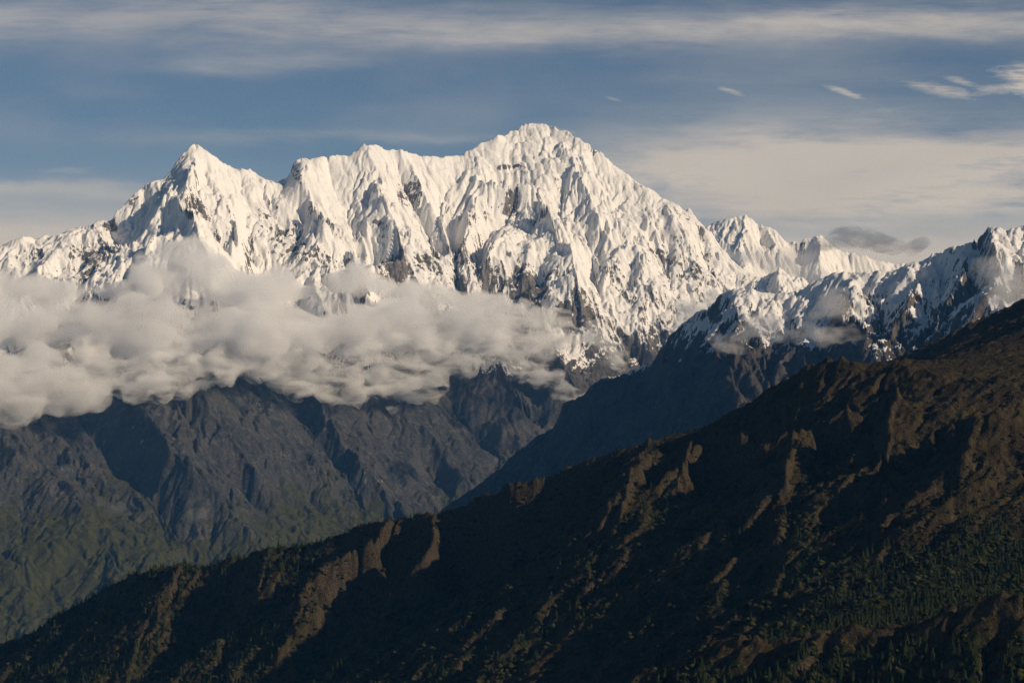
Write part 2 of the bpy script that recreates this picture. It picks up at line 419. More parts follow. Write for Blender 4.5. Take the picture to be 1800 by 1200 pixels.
main.line(jag(c[:, 0], c[:, 1], dcrest(c[:, 0]), 35, 1, 5, 0.7), crest=True)
for k, (pp, o0, o1) in enumerate(massif_lines):
    pp = np.array(pp, float); t = np.linspace(0, 1, len(pp))
    main.line(jag(pp[:, 0], pp[:, 1], dface(pp[:, 0], pp[:, 1])+(SP if pp[0, 1] < 640 else 0.52)*(o0*(1-t)+o1*t), 45, 20+k, 12))
for py, hard in ((640, False), (880, False), (1120, False)):
    px = np.arange(-420, 1500, 60.0) if py < 1100 else np.arange(-420, 1000, 60.0)
    main.line(np.stack(P(px, py+0*px, dface(px, py)), -1), hard=hard)
b = np.stack(P(c[:, 0], c[:, 1], dcrest(c[:, 0])), -1); b[:, 1] += 1700; b[:, 2] -= 1500
main.line(b, hard=False)
main.solve(); log('main solved')
Zb = main.Z.copy()
lowf = 0.55+0.45*smoothstep(2200, 2600, main.Z)
field = smoothstep(-0.45, 0.10, fbm(main.X/760, main.Y/760, 3, 92)); fieldf = 0.35+0.65*field
main.carve([(900, 60), (430, 44)], 3, crest_w=1.0, warp=0.8, mask=lowf)
main.rough(560, 95, 7, 10, mask=lowf**1.6, crest_w=1.0)
main.carve([(210, 28), (110, 18)], 7, crest_w=0.8, sharp=0.3, warp=0.9, mask=(lowf+0.25)*(0.5+0.5*field))
crag = smoothstep(-0.25, 0.35, fbm(main.X/1100, main.Y/1100, 3, 91)+0.5*smoothstep(3300, 2500, main.Z)-0.1)
main.rough(330, 44, 7, 11, mask=0.3+0.7*lowf)
main.rough(120, 22, 5, 12, mask=(0.15+crag)*lowf, crest_w=0.4)
summit = smoothstep(3750, 4050, main.Z)*(main.X < 650)*smoothstep(-700, -300, main.X)
main.Z = main.Z+summit*7*np.sin((main.Z+45*fbm(main.X/200, main.Y/200, 3, 95))*(2*math.pi/62)).astype(F)
main.rough(80, 11, 4, 13, mask=0.9, crest_w=0.3)
flute = np.clip(0.55+1.3*fbm(main.X/420, main.Y/420, 3, 93), 0.1, 1.3)
main.carve([(56, 11)], 16, crest_w=0.5, sharp=0.5, mask=lowf*flute*fieldf)
main.carve([(28, 5.5)], 17, crest_w=0.2, sharp=0.3, mask=lowf*flute*fieldf)
log('main carved')
def snow_veg(r, line, band, seed, nzt=0.62, k=2.2, vegtop=None):
    gx, gy = r.grad(r.Z); nz = 1/np.sqrt(1+gx*gx+gy*gy)
    bz = blur(r.Z, 6); con = np.clip((bz-r.Z)/r.res, -1, 1)           # hollows hold snow
    big = fbm(r.X/900, r.Y/900, 3, seed); mid = fbm(r.X/160, r.Y/160, 3, seed+5)
    alt = np.clip((r.Z-(line+260*big))/band, -1.6, 1.5)
    snow = 0.5+k*(nz-nzt)+0.35*alt+0.25*con+0.28*mid
    snow = snow-3*smoothstep(0.0, -0.9, alt)
    veg = 0.75-smoothstep(vegtop-700, vegtop, r.Z+400*big)*0.9+1.3*(nz-0.75)+0.35*mid
    return snow, veg
snow, veg = snow_veg(main, 2380, 260, 31, nzt=0.50, k=1.9, vegtop=1900)
snow = snow+0.22*smoothstep(2900, 3700, main.Z)-0.50*crag*smoothstep(0.5, -0.2, fbm(main.X/420, main.Y/420, 4, 97))+0.17
M_main = mat_mountain('snowy_rock', (0.036, 0.038, 0.038), (0.064, 0.059, 0.051), (0.060, 0.060, 0.018))
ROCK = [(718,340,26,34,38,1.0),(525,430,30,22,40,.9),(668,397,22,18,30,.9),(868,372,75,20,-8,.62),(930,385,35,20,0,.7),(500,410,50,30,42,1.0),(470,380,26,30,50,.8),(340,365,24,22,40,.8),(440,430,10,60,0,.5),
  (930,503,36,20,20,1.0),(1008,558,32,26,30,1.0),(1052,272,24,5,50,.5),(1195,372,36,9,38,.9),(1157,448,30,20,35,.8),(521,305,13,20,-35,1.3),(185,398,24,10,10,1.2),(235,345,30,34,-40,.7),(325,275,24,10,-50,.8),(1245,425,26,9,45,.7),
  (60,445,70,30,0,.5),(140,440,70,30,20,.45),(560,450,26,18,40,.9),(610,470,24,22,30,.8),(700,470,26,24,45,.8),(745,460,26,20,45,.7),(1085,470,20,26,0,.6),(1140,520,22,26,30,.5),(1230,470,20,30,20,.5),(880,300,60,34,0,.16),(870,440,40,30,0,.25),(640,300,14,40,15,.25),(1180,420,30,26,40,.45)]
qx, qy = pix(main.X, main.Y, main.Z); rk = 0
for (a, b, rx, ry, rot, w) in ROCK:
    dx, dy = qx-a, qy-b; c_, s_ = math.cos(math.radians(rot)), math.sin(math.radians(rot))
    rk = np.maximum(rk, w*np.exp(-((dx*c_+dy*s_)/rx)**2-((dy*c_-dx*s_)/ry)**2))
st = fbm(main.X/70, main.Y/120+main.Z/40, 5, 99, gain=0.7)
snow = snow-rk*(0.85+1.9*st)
strata = perlin(main.X/900+main.Y/800, (main.Z+70*fbm(main.X/260, main.Y/260, 4, 94)+0.10*main.X)/46, 88)*1.5
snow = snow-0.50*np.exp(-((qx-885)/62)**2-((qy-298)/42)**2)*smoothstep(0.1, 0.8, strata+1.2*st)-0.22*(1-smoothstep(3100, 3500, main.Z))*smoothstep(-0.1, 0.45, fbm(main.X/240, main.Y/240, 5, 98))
veg = veg+0.55*np.exp(-((qx-150)/90)**2-((qy-990)/120)**2)+0.35*np.exp(-((qx-60)/60)**2-((qy-1050)/80)**2)+0.12
keep = np.abs(main.X) < main.Y*0.30
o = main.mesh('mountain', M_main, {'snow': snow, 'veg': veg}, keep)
o['kind'] = 'structure'; o['label'] = 'great snow covered massif with a broad summit and a pyramid peak beside it'

# ------------------------------------------------------------------ right hand snow ridge with the blue shaded flank
mcrest = np.array([(560,1090),(640,1010),(700,962),(780,905),(815,878),(850,850),(880,826),(900,808),(940,775),(960,765),(975,757),(983,748),(984,728),(988,714),(1000,708),(1012,702),(1025,700),(1035,690),(1045,680),(1068,670),(1090,665),(1115,655),(1135,645),(1150,640),(1160,620),(1170,605),(1180,592),(1200,575),(1212,563),(1225,552),(1235,550),(1245,545),(1255,532),(1265,520),(1280,513),(1295,514),(1310,513),(1330,517),(1350,520),(1375,519),(1400,520),(1415,512),(1430,500),(1445,496),(1460,488),(1470,483),(1480,482),(1490,487),(1500,485),(1520,483),(1540,480),(1560,481),(1580,478),(1600,472),(1625,462),(1632,452),(1645,450),(1655,452),(1660,448),(1672,438),(1685,440),(1700,430),(1715,426),(1728,418),(1735,408),(1745,404),(1757,408),(1762,412),(1770,407),(1785,407),(1800,402),(1850,412),(1950,460),(2200,560)], float)
MDC = ([560, 780, 985, 1280, 1480, 1740, 2200], [13700, 13300, 12800, 12000, 11800, 11500, 11300])
def dmid(px, py):
    pc = np.interp(px, mcrest[:, 0], mcrest[:, 1])
    return np.interp(px, *MDC)-4.4*np.maximum(0, np.asarray(py, float)-pc)
mid = Range(-2200, 4200, 9200, 14600, 6.5*DEV, 600)
c = mcrest; mid.line(jag(c[:, 0], c[:, 1], np.interp(c[:, 0], *MDC), 22, 5, 5, 0.7), crest=True)
for k, (pp, o0, o1) in enumerate([
 ([(1272,515),(1292,540),(1299,566),(1297,600),(1262,632),(1240,660),(1212,690),(1168,712),(1140,760),(1095,810),(1040,860),(960,930)], 0, -560),
 ([(1240,550),(1252,590),(1225,625),(1190,665),(1120,720),(1060,780),(980,850)], 60, 190),
 ([(1090,665),(1085,700),(1050,730),(1010,790),(960,840),(900,900)], 0, -120),
 ([(1262,632),(1290,690),(1300,740),(1290,800)], -230, -420),
 ([(1212,690),(1225,740),(1215,800),(1190,860)], -260, -420),
 ([(1310,540),(1330,590),(1335,640),(1350,700),(1350,760)], 40, 20),
 ([(1345,520),(1362,560),(1385,600),(1410,650),(1440,700),(1440,780)], 0, -40),
 ([(1400,520),(1430,570),(1450,610),(1470,660),(1490,740)], 40, 120),
 ([(1480,483),(1490,520),(1485,560),(1510,610),(1530,660),(1540,740)], 0, -330),
 ([(1530,482),(1545,540),(1550,590),(1565,640)], 40, 140),
 ([(1600,472),(1612,510),(1592,555),(1575,600),(1585,660)], 0, -300),
 ([(1640,452),(1655,500),(1652,540),(1656,565),(1640,595),(1635,660)], 70, 160),
 ([(1690,436),(1700,492),(1672,530),(1660,560),(1640,620)], 0, -200),
 ([(1740,405),(1745,450),(1765,500),(1740,540),(1710,590),(1690,650)], 0, -380),
 ([(1715,430),(1722,480),(1708,530),(1680,600)], 60, 120),
 ([(1800,402),(1790,460),(1800,520),(1770,580)], 40, 100),
 ([(1850,412),(1860,480),(1850,560)], 0, -100)]):
    pp = np.array(pp, float); t = np.linspace(0, 1, len(pp))
    mid.line(jag(pp[:, 0], pp[:, 1], dmid(pp[:, 0], pp[:, 1])+0.8*(o0*(1-t)+o1*t), 25, 120+k, 10))
px = np.arange(600, 2200, 50.0); py = np.maximum(800, np.interp(px, c[:, 0], c[:, 1])+80)
mid.line(np.stack(P(px, py, dmid(px, py)), -1), hard=False)
b = np.stack(P(c[:, 0], c[:, 1], np.interp(c[:, 0], *MDC)), -1); b[:, 1] += 1100; b[:, 2] -= 900
mid.line(b, hard=False)
mid.solve()
mid.carve([(520, 50), (260, 42)], 203)
mid.carve([(130, 24), (70, 13), (38, 7)], 207, crest_w=0.8, sharp=0.3)
mid.rough(200, 36, 6, 211)
mid.rough(80, 14, 5, 213, crest_w=0.3)
mid.carve([(24, 3.0)], 217, crest_w=0.3)
snow, veg = snow_veg(mid, 2390, 170, 231, nzt=0.60, k=2.9, vegtop=2300)
snow = snow+0.07+0.3*fbm(mid.X/50, mid.Y/50, 4, 233, gain=0.7)
M_mid = mat_mountain('snow_dusted_rock', (0.045, 0.040, 0.036), (0.075, 0.062, 0.052), (0.060, 0.042, 0.024), s=1.3, bump=5)
o = mid.mesh('mountain_ridge', M_mid, {'snow': snow, 'veg': veg}, np.abs(mid.X) < mid.Y*0.31)
o['kind'] = 'structure'; o['label'] = 'jagged snow dusted ridge with a blue shaded flank running up to the right'

# ------------------------------------------------------------------ distant fluted peaks
fcrest = np.array([(1080,470),(1140,440),(1180,405),(1195,385),(1204,372),(1210,362),(1216,370),(1225,385),(1240,402),(1255,393),(1265,391),(1275,388),(1290,384),(1300,381),(1308,380),(1320,386),(1330,393),(1345,400),(1350,399),(1362,408),(1370,415),(1380,428),(1400,425),(1415,420),(1425,417),(1440,417),(1450,422),(1460,430),(1470,438),(1480,443),(1500,447),(1520,450),(1525,456),(1550,461),(1580,465),(1620,470),(1700,478),(1900,520)], float)
def dfar(px, py): return 25500-4.5*np.maximum(0, np.asarray(py, float)-np.interp(px, fcrest[:, 0], fcrest[:, 1]))
far = Range(300, 6500, 23500, 27500, 11*DEV, 1500)
c = fcrest; far.line(jag(c[:, 0], c[:, 1], 25500+0*c[:, 0], 30, 9, 5, 0.6), crest=True)
for k, (pp, o0, o1) in enumerate([
 ([(1305,381),(1310,410),(1300,440),(1310,480),(1320,540)], 0, -500),
 ([(1350,399),(1362,425),(1370,450),(1390,500)], 0, -300),
 ([(1330,395),(1338,430),(1345,480)], 60, 200),
 ([(1265,391),(1275,420),(1270,470)], 0, -300),
 ([(1436,417),(1441,440),(1440,480),(1442,520),(1440,560)], 0, -560),
 ([(1385,428),(1400,460),(1415,520)], 80, 250),
 ([(1490,445),(1500,500),(1500,550)], 40, 60)]):
    pp = np.array(pp, float); t = np.linspace(0, 1, len(pp))
    far.line(jag(pp[:, 0], pp[:, 1], dfar(pp[:, 0], pp[:, 1])+o0*(1-t)+o1*t, 20, 320+k, 10))
b = np.stack(P(c[:, 0], c[:, 1], 25500+0*c[:, 0]), -1); b[:, 1] += 1300; b[:, 2] -= 1200
far.line(b, hard=False)
px = np.arange(1100, 2000, 60.0); far.line(np.stack(P(px, 620+0*px, dfar(px, 620)), -1), hard=False)
far.solve()
far.carve([(420, 50), (210, 40), (110, 26), (60, 12)], 303, crest_w=0.6, sharp=0.5, warp=0.3)
far.rough(240, 22, 5, 311)
snow, veg = snow_veg(far, 2300, 400, 331, nzt=0.42, k=1.4, vegtop=1000)
o = far.mesh('distant_mountain', M_main, {'snow': snow-0.04, 'veg': veg-1}, None)
o['kind'] = 'structure'; o['label'] = 'distant snow peaks with fluted ice faces seen past the shoulder of the massif'

# ------------------------------------------------------------------ near brown ridge with its ravines and forested foot
ncrest = np.array([(-400,1330),(-200,1245),(0,1140),(30,1127),(60,1115),(100,1093),(130,1075),(165,1053),(200,1035),(225,1020),(250,1010),(280,1003),(300,1000),(320,995),(340,998),(360,1001),(380,996),(400,990),(440,980),(460,973),(480,968),(500,966),(520,965),(550,965),(575,955),(600,945),(620,936),(640,930),(660,924),(680,920),(700,915),(720,912),(760,910),(780,906),(800,900),(850,880),(900,860),(950,845),(975,836),(1000,828),(1050,812),(1075,803),(1100,795),(1150,780),(1180,770),(1200,765),(1230,757),(1250,752),(1270,745),(1290,735),(1310,720),(1330,705),(1350,692),(1370,680),(1390,670),(1410,660),(1440,647),(1460,640),(1475,637),(1490,639),(1510,643),(1530,643),(1550,640),(1575,637),(1600,636),(1640,637),(1680,640),(1720,640),(1800,630),(1900,610),(2100,560)], float)
NDC = ([-400, 0, 300, 600, 900, 1200, 1480, 1700, 2100], [6200, 5800, 5450, 5150, 4900, 4750, 4500, 4400, 4200])
CP = lambda px: np.interp(px, ncrest[:, 0], ncrest[:, 1])
CD = lambda px: np.interp(px, *NDC)
L1 = np.array([(-400,1345,6150),(0,1153,5760),(300,1013,5410),(600,958,5110),(900,874,4860),(1060,830,4720),(1200,792,4560),(1300,768,4420),(1400,737,4290),(1470,724,4220),(1545,724,4160),(1600,704,4120),(1700,692,4010),(1790,700,3900),(1850,715,3860),(2100,740,3750)])
L2 = np.array([(-400,1500,5600),(0,1280,5260),(300,1275,5030),(600,1270,4680),(900,1265,4420),(1100,1185,4180),(1210,1110,4080),(1325,1040,4060),(1450,970,3960),(1520,930,3910),(1625,880,3820),(1675,840,3760),(1800,775,3620),(1900,745,3560),(2100,745,3500)])
L3 = np.array([(-400,1700,5300),(600,1400,4300),(900,1330,4200),(1100,1215,3800),(1200,1150,3650),(1340,1082,3720),(1450,1045,3620),(1545,1005,3500),(1630,975,3420),(1730,935,3330),(1800,885,3260),(1850,850,3200),(2100,830,3050)])
L4 = np.array([(-400,1900,5000),(600,1600,4000),(900,1450,3700),(1100,1250,3250),(1210,1168,3100),(1270,1155,3050),(1340,1140,3000),(1450,1125,2950),(1580,1112,2900),(1675,1088,2850),(1795,1080,2790),(2100,1060,2700)])
def dnear(px, py):
    px = np.atleast_1d(np.asarray(px, float)); py = np.atleast_1d(np.asarray(py, float)); r = []
    for x, y in zip(px, py):
        pys = [CP(x)]+[np.interp(x, L[:, 0], L[:, 1]) for L in (L1, L2, L3, L4)]
        ds = [CD(x)]+[np.interp(x, L[:, 0], L[:, 2]) for L in (L1, L2, L3, L4)]
        r.append(np.interp(y, pys, ds))
    return np.array(r)
near = Range(-1900, 1900, 2200, 7600, 3.2*DEV, 1300)
c = ncrest; near.line(jag(c[:, 0], c[:, 1], CD(c[:, 0]), 6, 7, 8, 0.0), crest=True)
for L, hard in ((L1, False), (L2, False), (L3, False), (L4[2:], True)):
    q = jag(L[:, 0], L[:, 1], L[:, 2], 3, 77, 10); near.line(q, hard=hard)
near.line(np.stack(P(np.array([1050., 1300, 1600, 2100]), np.array([1330., 1300, 1290, 1290]), np.array([2950., 2640, 2540, 2450])), -1), hard=False)
for k, (pp, o0, o1) in enumerate([
 ([(690,915),(665,945),(620,975),(572,1010),(535,1050),(512,1110),(492,1180),(470,1260)], 0, -200),
 ([(645,950),(612,1000),(578,1045),(552,1100)], 50, 40),
 ([(700,935),(672,990),(640,1040),(610,1090)], 40, 60),
 ([(755,912),(764,940),(762,965),(745,995),(700,1040),(655,1090),(600,1160)], 0, -90),
 ([(815,925),(830,960),(800,1020),(740,1080),(690,1140),(640,1240)], 90, 190),
 ([(905,900),(930,940),(900,1000),(840,1080),(780,1170)], 110, 230),
 ([(1145,781),(1118,830),(1106,880),(1085,930),(1052,985),(1033,1033),(1010,1085),(950,1165),(905,1240)], -40, -540),
 ([(1225,760),(1200,830),(1160,880),(1140,930),(1135,1000),(1110,1060),(1070,1120)], 0, -380),
 ([(1300,768),(1260,850),(1225,930),(1195,1010),(1170,1070)], 60, 320),
 ([(1335,800),(1310,870),(1280,950),(1250,1020)], 60, 280),
 ([(985,890),(965,960),(905,1060),(845,1160)], 130, 240),
 ([(1455,760),(1455,830),(1448,910)], 40, 190),
 ([(1400,765),(1396,800),(1385,850),(1378,900),(1376,950),(1352,1000)], 0, -300),
 ([(1490,724),(1500,800),(1492,880),(1478,940)], 50, 190),
 ([(1578,708),(1562,760),(1552,830),(1548,880),(1540,910)], 0, -150),
 ([(1680,692),(1668,760),(1640,830),(1615,875)], 90, 60),
 ([(1790,700),(1745,740),(1712,780),(1696,825)], 0, -60),
 ([(320,996),(303,1030),(272,1080),(240,1140),(220,1220)], 0, -160),
 ([(425,984),(420,1040),(400,1100),(375,1200)], 40, 110),
 ([(180,1045),(165,1090),(130,1150),(100,1230)], 0, -100),
 ([(480,968),(462,1000),(450,1060),(420,1130)], 0, -90),
 ([(1560,640),(1620,665),(1690,672),(1760,668)], 10, 10)]):
    pp = np.array(pp, float); t = np.linspace(0, 1, len(pp))
    dd = np.minimum(dnear(pp[:, 0], pp[:, 1])+o0*(1-t)+o1*t, CD(pp[:, 0])-8-0.45*(pp[:, 1]-CP(pp[:, 0])))
    near.line(jag(pp[:, 0], pp[:, 1], dd, 6, 420+k, 9))
for pp in ([(1380,760,7100),(1480,692,6900),(1560,645,6700),(1580,634,6650),(1600,625,6580),(1625,615,6500),(1650,605,6400),(1700,580,6200),(1725,570,6100),(1750,560,6000),(1770,549,5920),(1800,535,5800),(1850,512,5650),(2000,450,5300)],
           [(1600,645,5800),(1650,624,5600),(1700,603,5400),(1730,590,5300),(1765,577,5150),(1800,562,5000),(1900,530,4800)]):
    pp = np.array(pp, float); near.line(jag(pp[:, 0], pp[:, 1], pp[:, 2], 10, 471, 8, 0.3), crest=True)
b = np.stack(P(c[:, 0], c[:, 1], CD(c[:, 0])), -1); m = c[:, 0] < 1500; b[:, 1] += 550; b[:, 2] -= 380
near.line(b[m], hard=False)
b = np.stack(P(c[:, 0], c[:, 1], CD(c[:, 0])), -1); m = (c[:, 0] > 1480) & (c[:, 0] < 1760); b[:, 1] += 300; b[:, 2] -= 45
near.line(b[m], hard=False)
near.solve()
gx, gy = near.grad(blur(near.Z, 20)); steep = smoothstep(0.93, 0.84, 1/np.sqrt(1+gx*gx+gy*gy))
near.carve([(230, 15), (120, 12)], 403, mask=0.45+0.25*steep)
near.carve([(60, 9)], 407, crest_w=1.0, sharp=0.4, mask=0.5+0.7*steep)
near.rough(150, 14, 7, 411, crest_w=0.8, mask=0.4+0.7*steep)
near.rough(48, 9, 5, 414, crest_w=0.7, mask=0.6+0.5*steep)
near.rough(22, 3.6, 3, 415, crest_w=0.35)
near.carve([(17, 1.6)], 417, crest_w=0.3)
gx, gy = near.grad(blur(near.Z, 2)); nz = 1/np.sqrt(1+gx*gx+gy*gy)
bigN = fbm(near.X/240, near.Y/240, 4, 431)
green = 1-smoothstep(1740, 1990, near.Z+60*bigN)
def poly_dist(x, y, pts):
    d = np.full(np.shape(x), 1e9)
    for k in range(len(pts)-1):
        a, b = pts[k], pts[k+1]; vx, vy = b[0]-a[0], b[1]-a[1]; L = vx*vx+vy*vy+1e-6
        t = np.clip(((x-a[0])*vx+(y-a[1])*vy)/L, 0, 1); d = np.minimum(d, np.hypot(x-a[0]-t*vx, y-a[1]-t*vy))
    return d
bench = np.stack(P(L4[4:, 0], L4[4:, 1], L4[4:, 2]), -1)
bd = up2(poly_dist(near.X[::8, ::8], near.Y[::8, ::8]+18, bench).astype(F), near.Z.shape)
front = np.maximum(smoothstep(0.78, 0.90, blur(nz, 8)), smoothstep(3080, 2960, near.Y))
green = green*smoothstep(22, 45, bd)*(0.45+0.55*front)
cliff = 0.9*smoothstep(0.72, 0.52, nz)
def mat_near():
    m = bpy.data.materials.new('alpine_scrub'); m.use_nodes = True; g = NT(m.node_tree)
    out = g.n('ShaderNodeOutputMaterial'); b = g.n('ShaderNodeBsdfPrincipled')
    co = g.n('ShaderNodeNewGeometry').outputs['Position']
    n1 = g.noise(co, 0.012, 6, 0.6); n2 = g.noise(co, 0.07, 5, 0.65); n3 = g.noise(co, 0.3, 3, 0.6)
    brown = g.mix(g.ramp(n1, 0.35, 0.65), (0.038, 0.027, 0.014), (0.070, 0.053, 0.022))
    brown = g.mix(g.ramp(n2, 0.5, 0.72), brown, (0.022, 0.017, 0.009))
    grn = g.mix(g.ramp(n2, 0.35, 0.65), (0.014, 0.020, 0.007), (0.040, 0.042, 0.012))
    f = g.math('ADD', attr(g, 'green'), g.math('MULTIPLY', g.math('SUBTRACT', n1, 0.5), 1.2))
    base = g.mix(g.ramp(f, 0.4, 0.7), brown, grn)
    rock = g.mix(g.ramp(n3, 0.3, 0.7), (0.034, 0.026, 0.016), (0.085, 0.064, 0.036))
    cf = g.math('ADD', attr(g, 'cliff'), g.math('MULTIPLY', g.math('SUBTRACT', n2, 0.5), 1.4))
    base = g.mix(g.ramp(cf, 0.55, 0.8), base, rock)
    base = g.mix(g.ramp(n3, 0.62, 0.68), base, (0.10, 0.085, 0.065))
    g.l(base, b.inputs['Base Color']); b.inputs['Roughness'].default_value = 1.0; b.inputs['Specular IOR Level'].default_value = 0.05
    bp = g.n('ShaderNodeBump'); bp.inputs['Distance'].default_value = 4.0
    g.l(g.math('ADD', g.math('MULTIPLY', n2, 1.6), g.math('MULTIPLY', n3, 0.8)), bp.inputs['Height'])
    g.l(bp.outputs[0], b.inputs['Normal']); g.l(b.outputs[0], out.inputs[0]); return m
M_near = mat_near()
o = near.mesh('hillside', M_near, {'green': green, 'cliff': cliff}, None)
o['kind'] = 'structure'; o['label'] = 'dark brown grassy ridge with shadowed ravines sloping down to the left in front'

# ------------------------------------------------------------------ valley ground reaching the horizon
me = bpy.data.meshes.new('ground'); R = 24000
me.from_pydata([(-R, -8000, 470), (R, -8000, 470), (R, 34000, 470), (-R, 34000, 470)], [], [(0, 1, 2, 3)])
o = bpy.data.objects.new('ground', me); sc.collection.objects.link(o); me.materials.append(M_near)
o['kind'] = 'structure'; o['label'] = 'valley floor far below the ridges'
log('terrain done')

# ------------------------------------------------------------------ haze between the ranges
def add_haze():
    x0, x1, y0, y1, z0, z1 = -R-50, R+50, -8050, 34050, 469, 4760
    me = bpy.data.meshes.new('haze')
    v = [(x, y, z) for z in (z0, z1) for y in (y0, y1) for x in (x0, x1)]
    me.from_pydata(v, [], [(0, 2, 3, 1), (4, 5, 7, 6), (0, 1, 5, 4), (2, 6, 7, 3), (0, 4, 6, 2), (1, 3, 7, 5)])
    o = bpy.data.objects.new('haze', me); sc.collection.objects.link(o)
    m = bpy.data.materials.new('haze'); m.use_nodes = True; g = NT(m.node_tree)
    out = g.n('ShaderNodeOutputMaterial'); pv = g.n('ShaderNodeVolumePrincipled')
    pv.inputs['Color'].default_value = (0.12, 0.44, 1.0, 1); pv.inputs['Absorption Color'].default_value = (1, 1, 1, 1)
    pv.inputs['Density'].default_value = HAZE; pv.inputs['Anisotropy'].default_value = 0.0
    g.l(pv.outputs[0], out.inputs['Volume']); me.materials.append(m)
    o['kind'] = 'stuff'; o['label'] = 'thin blue air between the ranges'; 
HAZE = 0.95e-5
if os.environ.get('NOHAZE') is None: add_haze()

# ------------------------------------------------------------------ clouds lying against the slopes
def ico(sub):
    import bmesh
    bm = bmesh.new(); bmesh.ops.create_icosphere(bm, subdivisions=sub, radius=1)
    v = np.array([x.co[:] for x in bm.verts]); f = np.array([[q.index for q in p.verts] for p in bm.faces]); bm.free(); return v, f
ICO = ico(3)
def mat_cloud(name, dens, g_=0.2, col=(1, 1, 1), nscale=None, step=1.0, lo=0.42, hi=0.64, dark=False):
    m = bpy.data.materials.new(name); m.use_nodes = True; g = NT(m.node_tree)
    out = g.n('ShaderNodeOutputMaterial'); pv = g.n('ShaderNodeVolumePrincipled')
    pv.inputs['Color'].default_value = (*col, 1); pv.inputs['Absorption Color'].default_value = (1, 1, 1, 1)
    pv.inputs['Absorption Color'].default_value = (0, 0, 0, 1) if dark else (1, 1, 1, 1); pv.inputs['Density'].default_value = dens; pv.inputs['Anisotropy'].default_value = g_  # dark: absorbing colour puts shade into the cloud itself
    if nscale:
        co = g.n('ShaderNodeNewGeometry').outputs['Position']
        n = g.noise(g.vmul(co, (0.8, 0.8, 1.7)), nscale, 6, 0.68, 0.5)
        g.l(g.math('MULTIPLY', g.ramp(n, lo, hi), dens), pv.inputs['Density'])
        m.cycles.volume_step_rate = step
    g.l(pv.outputs[0], out.inputs['Volume']); return m
def add_cloud(name, label, puffs, mat, voxel=22, kids=9, seed=0, kid=0.36, disp=((300, 150), (110, 60), (45, 24)), flat=0.6):
    r = np.random.RandomState(seed); V = []; Fc = []; off = 0
    def put(c, rad):
        nonlocal off
        v = ICO[0]*rad+c; V.append(v); Fc.append(ICO[1]+off); off += len(v)
    for (px, py, D, rx, ry, rd) in puffs:
        c = np.array(P(px, py, D)); s = D/FPX; rad = np.array([rx*s, rd, ry*s]); put(c, rad)
        for _ in range(kids):
            d = r.randn(3); d /= np.linalg.norm(d); d[2] *= flat
            k = kid*r.uniform(0.5, 1.1)*min(rad[0], rad[2]*1.3)
            put(c+d*rad*0.85, np.array([k, k, k*0.9]))
    me = bpy.data.meshes.new(name); me.from_pydata(np.concatenate(V).tolist(), [], np.concatenate(Fc).tolist())
    o = bpy.data.objects.new(name, me); sc.collection.objects.link(o)
    md = o.modifiers.new('r', 'REMESH'); md.mode = 'VOXEL'; md.voxel_size = voxel
    for i, (L, a) in enumerate(disp):
        t = bpy.data.textures.new('t%d' % i, 'CLOUDS'); t.noise_scale = L; t.noise_depth = 2
        d = o.modifiers.new('d%d' % i, 'DISPLACE'); d.texture = t; d.texture_coords = 'GLOBAL'; d.strength = a*2; d.mid_level = 0.5
    md = o.modifiers.new('r2', 'REMESH'); md.mode = 'VOXEL'; md.voxel_size = voxel
    dg = bpy.context.evaluated_depsgraph_get(); dg.update()
    me2 = bpy.data.meshes.new_from_object(o.evaluated_get(dg)); o.modifiers.clear(); o.data = me2
    bpy.data.meshes.remove(me); me2.name = name; me2.materials.clear(); me2.materials.append(mat)
    o['kind'] = 'stuff'; o['label'] = label
    log(name, len(me2.polygons)); return o
M_cl = mat_cloud('cloud', 0.012, 0.0, (0.99, 0.945, 0.89), nscale=0.0034, step=0.35, lo=0.34, hi=0.66)
M_rag = mat_cloud('ragged_cloud', 0.022, 0.0, (1, 0.965, 0.90), nscale=0.0058, step=0.35, lo=0.43, hi=0.70)
M_thin = mat_cloud('thin_cloud', 0.0105, 0.0, (1, 0.965, 0.92), nscale=0.008, step=0.6)
M_veil = mat_cloud('veil', 0.0095, 0.0, (1, 0.965, 0.92), nscale=0.007, step=0.6, lo=0.36, hi=0.70)
M_mist = mat_cloud('mist', 0.0012)
M_wisp = mat_cloud('wisp', 0.0016)
BD = lambda px: 15400+2.3*px           # the bank hangs in front of the face
upper = [(-160,500,70,26),(-60,512,80,24),(40,508,70,20),(120,512,60,18),(200,508,50,20),(262,486,40,30),(300,470,45,34),(335,462,42,38),(365,475,40,34),(400,500,35,22),(440,505,50,20),(500,508,50,20),(560,512,60,18),(600,505,40,20),(636,494,34,26),(665,498,34,26),(700,515,50,18),(760,524,60,14),(830,528,60,14)]
lower = [(-160,600,110,70),(-60,570,100,50),(30,570,100,45),(130,565,100,38),(230,575,90,42),(330,580,95,48),(430,575,90,45),(520,580,90,50),(610,575,90,45),(700,575,90,42),(790,565,85,36),(860,562,80,32),(920,572,60,28),(965,590,36,26),(380,625,70,32),(300,640,55,24),(470,600,60,40),
         (540,655,60,36),(600,672,60,30),(660,672,56,28),(700,650,48,30),(740,662,36,28),(500,625,50,40),(395,648,60,26),(225,664,70,22),(330,655,80,24),(900,605,50,34),(845,600,60,34),(620,615,40,24),(700,610,60,30),(780,610,50,30),(420,625,60,40),(180,640,50,26),(280,625,60,26),(130,625,60,36)]
left = [(-140,660,90,66),(-40,655,80,56),(40,665,62,46),(95,680,50,32),(10,700,50,26),(130,692,40,20),(60,630,40,30)]
core = [q for q in lower if q[1] < 610 and q[0] < 830]; fringe = [q for q in lower if q not in core]
